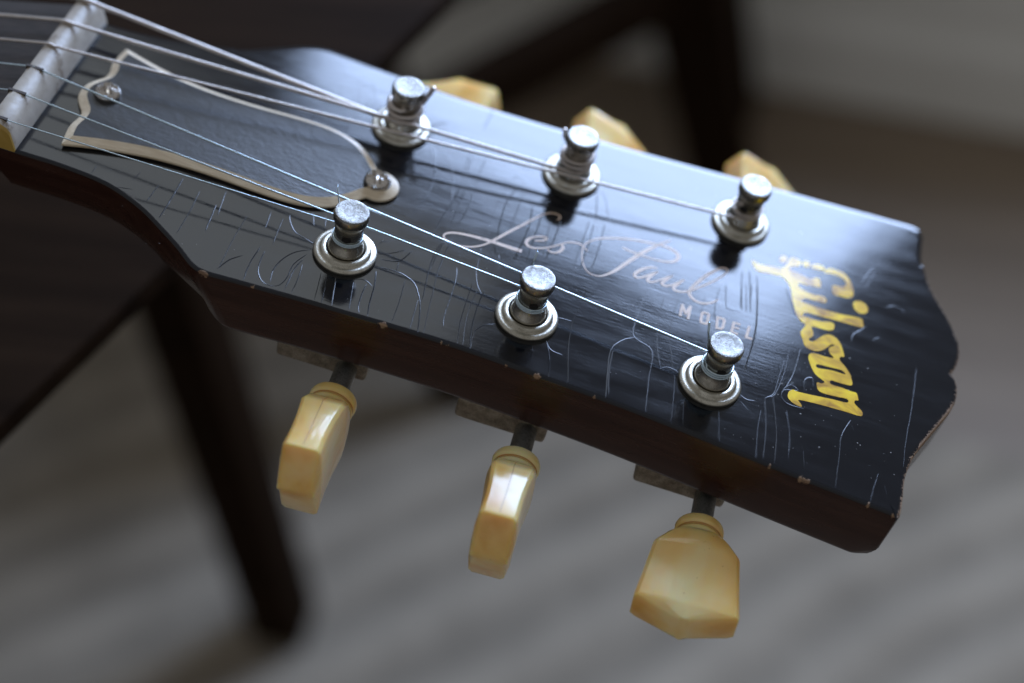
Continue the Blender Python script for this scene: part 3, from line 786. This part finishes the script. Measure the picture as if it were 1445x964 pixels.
# ------------------------------------------------ finish checking and dust
def cracks():
    w = MB()
    for k, s in enumerate(D['cracks']):
        c = [p for p in catmull([(p[0], p[1]) for p in s], 0.7) if on_face(p[0], p[1] - 0.7) and on_face(p[0] + 0.7, p[1])]
        if len(c) < 3: continue
        rw = random.uniform(0.08, 0.14); rh = rw * random.uniform(0.18, 0.42)
        if c[0][0] > 55 and c[0][1] < 0: rh *= 0.45
        vv = []
        n = len(c)
        for i, p in enumerate(c):
            a, b_ = c[max(i - 1, 0)], c[min(i + 1, n - 1)]
            t = Vector((b_[0] - a[0], b_[1] - a[1]))
            t = t.normalized() if t.length > 1e-6 else Vector((1, 0))
            e = min(1, (i + 0.4) / 3, (n - 1 - i + 0.4) / 3)
            j = 0.07 * mnoise.noise(Vector((p[0] * 0.9, p[1] * 0.9, k)))
            x, y = p[0] + t.y * j, p[1] - t.x * j
            ww_, hh = rw * (0.4 + 0.6 * e), rh * e
            vv += [(x - t.y * ww_, y + t.x * ww_, 0.008), (x, y, 0.008 + hh), (x + t.y * ww_, y - t.x * ww_, 0.008)]
        fs = []
        for i in range(n - 1):
            for q in (0, 1):
                a = i * 3 + q
                fs.append([a, a + 1, a + 4, a + 3])
        w.add(vv, fs)
    o = w.build('lacquer_cracks', M['crack'], head, smooth=None)
    tag(o, kind='stuff')


cracks()


def dust():
    w = MB()
    for k in range(150):
        x = random.uniform(-45, 119); y = random.uniform(-36, 36)
        if x < 6 and abs(y) < 20: continue
        if random.random() < 0.45: x = random.uniform(85, 118); y = random.uniform(-38, -5)
        r = random.choice((0.05, 0.06, 0.07, 0.08, 0.13))
        a = random.uniform(0, 6.28); e = random.uniform(0.6, 1.8)
        pts = [(x + r * e * math.cos(a + t), y + r * math.sin(a + t), 0.012) for t in (0, 1.26, 2.5, 3.77, 5.0)]
        w.add(pts + [(x, y, 0.012 + r * 0.7)], [[i, (i + 1) % 5, 5] for i in range(5)])
    tag(w.build('dust_specks', M['dust'], head, smooth=None), kind='stuff')


dust()

# ------------------------------------------------ nut, fingerboard and neck
YC = 1.6          # the neck's middle line
level = Matrix.Rotation(TILT * -1, 4, 'Y')


def neckpt(d, y, z):
    """d units behind the nut along the level neck"""
    c, s = math.cos(TILT), math.sin(TILT)
    return (-75.6 - d * c, y, z - d * s)


def nut():
    w = MB()
    prof = [(-75.8, -2.0), (-75.8, 4.9), (-75.5, 5.7), (-74.6, 6.2), (-73.0, 6.0), (-71.6, 5.3), (-70.9, 4.4), (-69.9, 0.2), (-69.9, -2.0)]
    y0, y1 = -21.6, 25.0
    ys = [y0, y0 + 0.5, y0 + 1.4] + [y0 + 1.4 + (y1 - y0 - 2.8) * i / 10 for i in range(1, 10)] + [y1 - 1.4, y1 - 0.5, y1]
    rings = []
    for y in ys:
        e = min(1, min(y - y0, y1 - y) / 1.4)
        k = 0.86 + 0.14 * math.sqrt(max(0, 1 - (1 - e) ** 2))
        rings.append([(x, y, z if z < 1 else z * k) for x, z in prof])
    w.loft(rings)
    # treble end is yellowed
    for i, f in enumerate(w.f):
        if all(w.v[q][1] <= y0 + 0.51 for q in f): w.mi[i] = 1
    return w.build('nut', [M['nut'], M['nut_end']], guitar, smooth=40)


nut_o = nut()
strings_y = [22.2, 13.6, 5.2, -2.6, -11.0, -19.6]
for y in strings_y[3:]:
    w = MB(); w.box(-75.9, -72.2, y - 0.32, y + 0.32, 5.2, 6.24)
    w.build('string_slot', M['grime'], nut_o, smooth=None)

w = MB()
rings = []
for d in (0.3, 60, 130):
    y0, y1 = -21.4 - d * 0.01, 24.8 + d * 0.01
    rings.append([neckpt(d, y, z) for y, z in ((y0, -3), (y1, -3), (y1, 2.2), (y1 - 0.8, 3.2), (y1 - 10, 3.9), (YC, 4.1), (y0 + 10, 3.9), (y0 + 0.8, 3.2), (y0, 2.2))])
w.loft(rings)
w.build('fingerboard', M['rosewood'], guitar, smooth=40)
w = MB()
rings = []
for d, dep, nar in ((-22, 4.0, 3), (-14, 8.0, 2), (-7, 11.5, 1), (0, 13.5, 0), (8, 14.5, 0), (60, 15.5, 0), (130, 16, 0)):
    y0, y1 = -21.6 - max(d, 0) * 0.01 + nar, 25.0 + max(d, 0) * 0.01 - nar
    r = []
    for k in range(25):
        a = math.pi * k / 24
        yy = YC + math.cos(a) * (y1 - y0) / 2
        r.append(neckpt(d, yy, -2.6 - nar * 3.4 - dep * math.sin(a) ** 0.8))
    rings.append(r)
w.loft(rings)
w.build('neck', M['neck'] if 'neck' in M else M['lacquer'], guitar, smooth=50)

# ------------------------------------------------ truss rod cover
def mitre(pts, d):
    """inset of a closed anticlockwise outline that keeps corners mitred"""
    n = len(pts)
    out = []
    for i in range(n):
        p0, p1, p2 = (Vector(pts[i - 1]), Vector(pts[i]), Vector(pts[(i + 1) % n]))
        t1, t2 = (p1 - p0).normalized(), (p2 - p1).normalized()
        n1, n2 = Vector((-t1.y, t1.x)), Vector((-t2.y, t2.x))
        m_ = (n1 + n2).normalized()
        k = min(1 / max(m_.dot(n1), 0.3), 2.2)
        out.append(tuple(p1 + m_ * d * k))
    return out


def cover():
    yc = 0.4
    half = [(-62.2, 16.9), (-54, 14.5), (-46, 12.9), (-38, 12.25), (-30, 12.3), (-22, 12.75), (-15, 12.8), (-10, 11.9), (-6, 10.0), (-3.2, 7.5), (-1.6, 5.6)]
    lobe = [(0.6 + 4.6 * math.cos(a), 4.6 * math.sin(a)) for a in [math.radians(105 - 15 * k) for k in range(15)]]
    tail = [(-62.2, 16.9), (-62.9, 11.5), (-62.3, 8.0), (-62.5, 6.2), (-63.6, 4.6), (-64.9, 2.4), (-65.3, 0)]
    top_side = catmull(half, 0.7)[:-1]
    end = catmull([(-1.6, 5.6)] + lobe + [(-1.6, -5.6)], 0.7)
    bot_side = catmull([(x, -y) for x, y in half[::-1]], 0.7)[1:]
    back = catmull([(x, -y) for x, y in tail] + tail[::-1][1:], 0.7)
    o = [(x, y + yc) for x, y in top_side + end + bot_side + back][::-1]
    o = [p for i, p in enumerate(o) if math.dist(p, o[i - 1]) > 0.15]
    area = sum(o[i - 1][0] * o[i][1] - o[i][0] * o[i - 1][1] for i in range(len(o)))
    if area < 0: o = o[::-1]
    nr = poly_normals(o)

    def lift(x):
        return 0.04 + (5.4 - x) / 70 * 0.25
    N = len(o)
    w = MB()
    specs = [(0.25, 0.0, 1), (0.0, 0.35, 1), (0.05, 0.75, 1), (1.8, 1.7, 1)]
    rings = []
    for d, z, mi in specs:
        q = sound(mitre(o, d), o, [d] * N)
        # smooth the inner rings so that tight corners do not fold
        for _ in range(0):
            q = [((q[i - 1][0] + 2 * q[i][0] + q[(i + 1) % N][0]) / 4, (q[i - 1][1] + 2 * q[i][1] + q[(i + 1) % N][1]) / 4) for i in range(N)]
        rings.append([(a[0], a[1], z + lift(a[0])) for a in q])
    w.loft(rings[:4], 1, True, False)
    top_ring = [p for i, p in enumerate(rings[3]) if math.dist(p, rings[3][i - 1]) > 0.02]
    w.add(top_ring, [list(range(len(top_ring)))], 0)
    c = w.build('truss_rod_cover', [M['plate'], M['ply']], guitar, smooth=12)
    for (x, y), rz in zip(D['screws'], (0.5, 0.2)):
        z = 1.72 + lift(x)
        s = MB()
        n = 40
        prof = [(2.75, 0), (2.8, 0.5), (2.65, 1.0), (2.2, 1.5), (1.5, 1.9), (0.8, 2.1), (0.25, 2.15)]
        rings = []
        for r, h in prof:
            ring = []
            for j in range(n):
                a = 2 * math.pi * j / n
                ca, sa = math.cos(a - rz), math.sin(a - rz)
                px, py = r * ca, r * sa
                cross = (abs(px) < 0.5 or abs(py) < 0.5) and r < 1.9
                ring.append((x + r * math.cos(a), y + r * math.sin(a), z + h - (1.0 if cross else 0)))
            rings.append(ring)
        s.loft(rings)
        s.build('screw', M['screw'], c, smooth=40)


cover()

# ------------------------------------------------ tuning machines
SP, W0, WK = 39.0, 20.83, 1.84


def keystone(w, cx, cy, cz, sgn, ang):
    """button below its collar: long axis along sgn*Y, wide axis turned by ang about Y"""
    ca, sa = math.cos(ang), math.sin(ang)
    secs = [(0.0, 4.3, 4.1), (0.6, 5.0, 4.3), (1.4, 5.9, 4.42), (4.4, 8.3, 4.6), (5.1, 8.6, 4.5), (9.0, 9.1, 4.05), (13.0, 9.6, 3.85), (17.3, 10.15, 3.9), (18.0, 10.2, 3.88),
            (18.3, 9.7, 3.82), (20.9, 1.4, 3.4), (21.1, 0.5, 3.35)]
    rings = []
    for t, hwid, hth in secs:
        c = min(0.75, hwid * 0.3)
        base = [(hwid, -hth + c * 1.3), (hwid, hth - c * 1.3), (hwid - c, hth - 0.25), (hwid * 0.5, hth + 0.25), (0, hth + 0.35), (-hwid * 0.5, hth + 0.25),
                (-hwid + c, hth - 0.25), (-hwid, hth - c * 1.3), (-hwid, -hth + c * 1.3), (-hwid + c, -hth + 0.25), (-hwid * 0.5, -hth - 0.25), (0, -hth - 0.35),
                (hwid * 0.5, -hth - 0.25), (hwid - c, -hth + 0.25)]
        rings.append([(cx + a * ca - b_ * sa, cy + sgn * t, cz + a * sa + b_ * ca) for a, b_ in base])
    w.loft(rings)
    # the moulding seam down the narrow sides
    for s in (-1, 1):
        L = []
        for t, hwid, hth in secs[2:8]:
            for e in (-0.055, 0.055):
                a, b_ = s * (hwid + 0.02), e + 0.12 * math.sin(t * 1.7 + cx)
                L.append((cx + a * ca - b_ * sa, cy + sgn * t, cz + a * sa + b_ * ca))
        w.add(L, [[2 * i, 2 * i + 1, 2 * i + 3, 2 * i + 2] for i in range(len(L) // 2 - 1)], 1)


def machine(i, side, ang, turns):
    sgn = -1 if side == 'treble' else 1
    px = i * SP
    py = sgn * (W0 + WK * i)
    ed = sgn * (37.0 + (0 if i == 0 else 0.9 if i == 1 else 2.6))
    T = thick(px)
    w = MB()
    # stamped housing under the headstock
    ys = sorted((py - sgn * 9, ed - sgn * 2.6))
    w.box(px - 8.2, px + 11.2, ys[0], ys[1], -T - 6.2, -T - 0.05)
    hs = w.build('tuning_machine', M['housing'], guitar, smooth=30, bevel=1.1)
    kx, kz = px + 7.0, -T - 3.4
    w = MB()
    w.lathe([(2.3, -3), (2.3, 4.0), (2.1, 7.5)], (kx, ed, kz), '-y' if sgn < 0 else 'y', 28)
    w.build('shaft', M['shaft'], hs)
    w = MB()
    ax = '-y' if sgn < 0 else 'y'
    y0 = abs(ed) + (5.2 if sgn < 0 else (-0.4, 1.4, 1.8)[i])
    w.lathe([(2.4, 0.0), (3.9, 0.1), (4.7, 0.55), (5.0, 1.3), (4.95, 2.2), (4.6, 2.65)], (kx, sgn * y0, kz), ax, 40, 0, True, False)
    w.lathe([(4.6, 2.65), (4.42, 2.9), (4.45, 3.05), (4.6, 3.25)], (kx, sgn * y0, kz), ax, 40, 2, False, False)
    w.lathe([(4.6, 3.25), (4.75, 3.6), (4.6, 4.1), (4.3, 4.4)], (kx, sgn * y0, kz), ax, 40, 0, False, True)
    keystone(w, kx, sgn * (y0 + 4.2), kz, sgn, ang)
    w.build('button', [M['button'], M['seam'], M['amber']], hs, smooth=26, bevel=0.42)
    # bushing pressed into the face
    w = MB()
    w.lathe([(6.35, 0.02), (6.5, 0.35), (6.5, 0.75), (6.25, 1.1), (5.75, 1.2), (5.35, 1.18), (5.2, 1.3), (5.1, 1.7), (4.85, 1.95), (4.3, 2.0), (4.05, 1.9), (3.95, 1.3), (3.95, 0.3)], (px, py, 0), 'z', 64, 0, False, False)
    w.build('bushing', M['bushing'], hs, smooth=45)
    w = MB()
    w.lathe([(3.8, 0.4), (3.8, 1.9), (3.6, 2.6), (3.2, 3.6), (2.98, 4.4), (2.88, 5.2), (2.85, 6.2), (2.88, 7.2), (3.0, 8.4), (3.2, 9.3), (3.42, 9.7), (3.55, 10.0), (3.6, 10.4), (3.6, 11.5), (3.5, 11.8)], (px, py, 0), 'z', 56, 0, True, False)
    w.lathe([(3.5, 11.8), (3.36, 11.98), (3.15, 12.02), (2.6, 11.97), (1.2, 11.93), (0.1, 11.92)], (px, py, 0), 'z', 56, 1)
    post = w.build('post', [M['nickel'], M['cap']], hs, smooth=40)
    # string hole seen from the camera's side
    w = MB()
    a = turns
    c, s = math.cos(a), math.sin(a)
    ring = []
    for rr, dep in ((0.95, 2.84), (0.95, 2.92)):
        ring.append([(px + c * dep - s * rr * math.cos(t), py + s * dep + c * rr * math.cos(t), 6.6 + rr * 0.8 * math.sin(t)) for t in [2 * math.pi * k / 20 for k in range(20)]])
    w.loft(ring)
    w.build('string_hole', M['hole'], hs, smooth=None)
    return hs


HALF = math.pi / 2
machines = [('treble', 0, HALF + 0.085, -1.45), ('treble', 1, HALF + 0.07, -1.30), ('treble', 2, 0.12, -1.25),
            ('bass', 0, 0.30, 2.0), ('bass', 1, -0.5, 2.0), ('bass', 2, -0.5, -1.9)]
where = {('treble', 0): 'tuner nearest the nut on the near row, button seen edge-on', ('treble', 1): 'middle tuner of the near row, button seen edge-on',
         ('treble', 2): 'tuner nearest the tip on the near row, button turned flat to view', ('bass', 0): 'far-row tuner nearest the nut, button mostly hidden',
         ('bass', 1): 'middle tuner of the far row', ('bass', 2): 'far-row tuner nearest the tip'}
for side, i, ang, tu in machines:
    h = machine(i, side, ang, tu)
    h['label'] = where[(side, i)]

# ------------------------------------------------ strings
def string(k, side, i, rad, wound, wraps, tail):
    sgn = -1 if side == 'treble' else 1
    px, py = i * SP, sgn * (W0 + WK * i)
    yn = strings_y[k]
    R0 = 2.92 + rad
    dirn = 1 if side == 'bass' else -1          # +1: anticlockwise seen from above
    z0 = (4.3 if wound else 5.0) - 0.3 * (wraps - 2)
    pts = []
    top = 6.15 + rad * (0.75 if wound else 0.35)
    for d in (110, 50, 12):
        pts.append(Vector(neckpt(d, yn + (yn - YC) * d * 0.0006, top + 0.15)))
    pts += [Vector((-75.4, yn, top - 0.1)), Vector((-74.3, yn, top + 0.05)), Vector((-73.0, yn, top - 0.1))]
    if not wound:
        for p in pts[3:]: p.z -= 0.25
    # tangent onto the inner side of the post
    start = Vector((-73.0, yn, top))
    dx, dy = px - start.x, py - start.y
    dist = math.hypot(dx, dy)
    phi = math.atan2(dy, dx) - dirn * math.asin(R0 / dist)
    # contact angle on the post
    ca = phi - dirn * HALF
    contact = Vector((px + R0 * math.cos(ca), py + R0 * math.sin(ca), z0))
    n = 60
    for j in range(1, n + 1):
        t = j / n
        p = pts[5].lerp(contact, t)
        pts.append(p)
    nw = int(26 * wraps)
    pitch = 2 * rad * (1.4 if wound else 1.15)
    for j in range(1, nw + 1):
        t = j / nw
        a = ca + dirn * 2 * math.pi * wraps * t
        pts.append(Vector((px + R0 * math.cos(a), py + R0 * math.sin(a), z0 + pitch * wraps * t)))
    for p in tail:
        pts.append(Vector((px + p[0], py + p[1], p[2])))
    # dense resample
    if wound:
        step = max(rad * 0.26, 0.13)
        out = [pts[0]]
        carry = 0
        for a, b_ in zip(pts[:-1], pts[1:]):
            L = (b_ - a).length
            q = step - carry
            while q < L:
                out.append(a.lerp(b_, q / L)); q += step
            carry = L - (q - step)
        rads = [rad * (0.90 + 0.14 * math.cos(2 * math.pi * j / 3)) for j in range(len(out))]
        pts = out
    else:
        rads = rad
    w = MB(); w.tube(pts, rads, 8 if wound else 10)
    return w.build('string', M['wound'] if wound else M['steel'], guitar, smooth=180)


spec = [(0, 'bass', 0, 0.60, True, 2.0, [(3.3, 1.2, 7.6), (3.9, 0.9, 9.4), (5.0, 0.6, 12.6), (5.3, 0.5, 13.4)], 'thickest wound string, wrapped on the far post nearest the nut'),
        (1, 'bass', 1, 0.47, True, 2.4, [(-3.0, 1.2, 8.2), (-3.9, 1.0, 9.6), (-4.4, 1.2, 11.6)], 'second wound string, wrapped on the middle far post'),
        (2, 'bass', 2, 0.36, True, 1.6, [(-2.4, -2.0, 7.2), (-2.2, -2.4, 8.0), (-1.6, -2.6, 7.4)], 'thinnest wound string, wrapped on the far post nearest the tip'),
        (3, 'treble', 2, 0.24, False, 2.6, [(-2.6, 1.6, 8.0), (-3.9, 2.0, 11.2), (-4.6, 2.6, 13.8)], 'thickest plain string, running to the near post nearest the tip'),
        (4, 'treble', 1, 0.19, False, 3.2, [(-1.6, 2.8, 8.0), (-2.0, 3.6, 11.5), (-1.8, 3.8, 15.0)], 'middle plain string, running to the middle near post'),
        (5, 'treble', 0, 0.15, False, 3.2, [(-2.4, 2.0, 8.0), (-3.6, 3.0, 11.0), (-4.6, 4.2, 13.6)], 'thinnest plain string, running to the near post nearest the nut')]
for k, side, i, rad, wound, wraps, tail, lab in spec:
    string(k, side, i, rad, wound, wraps, tail)['label'] = lab
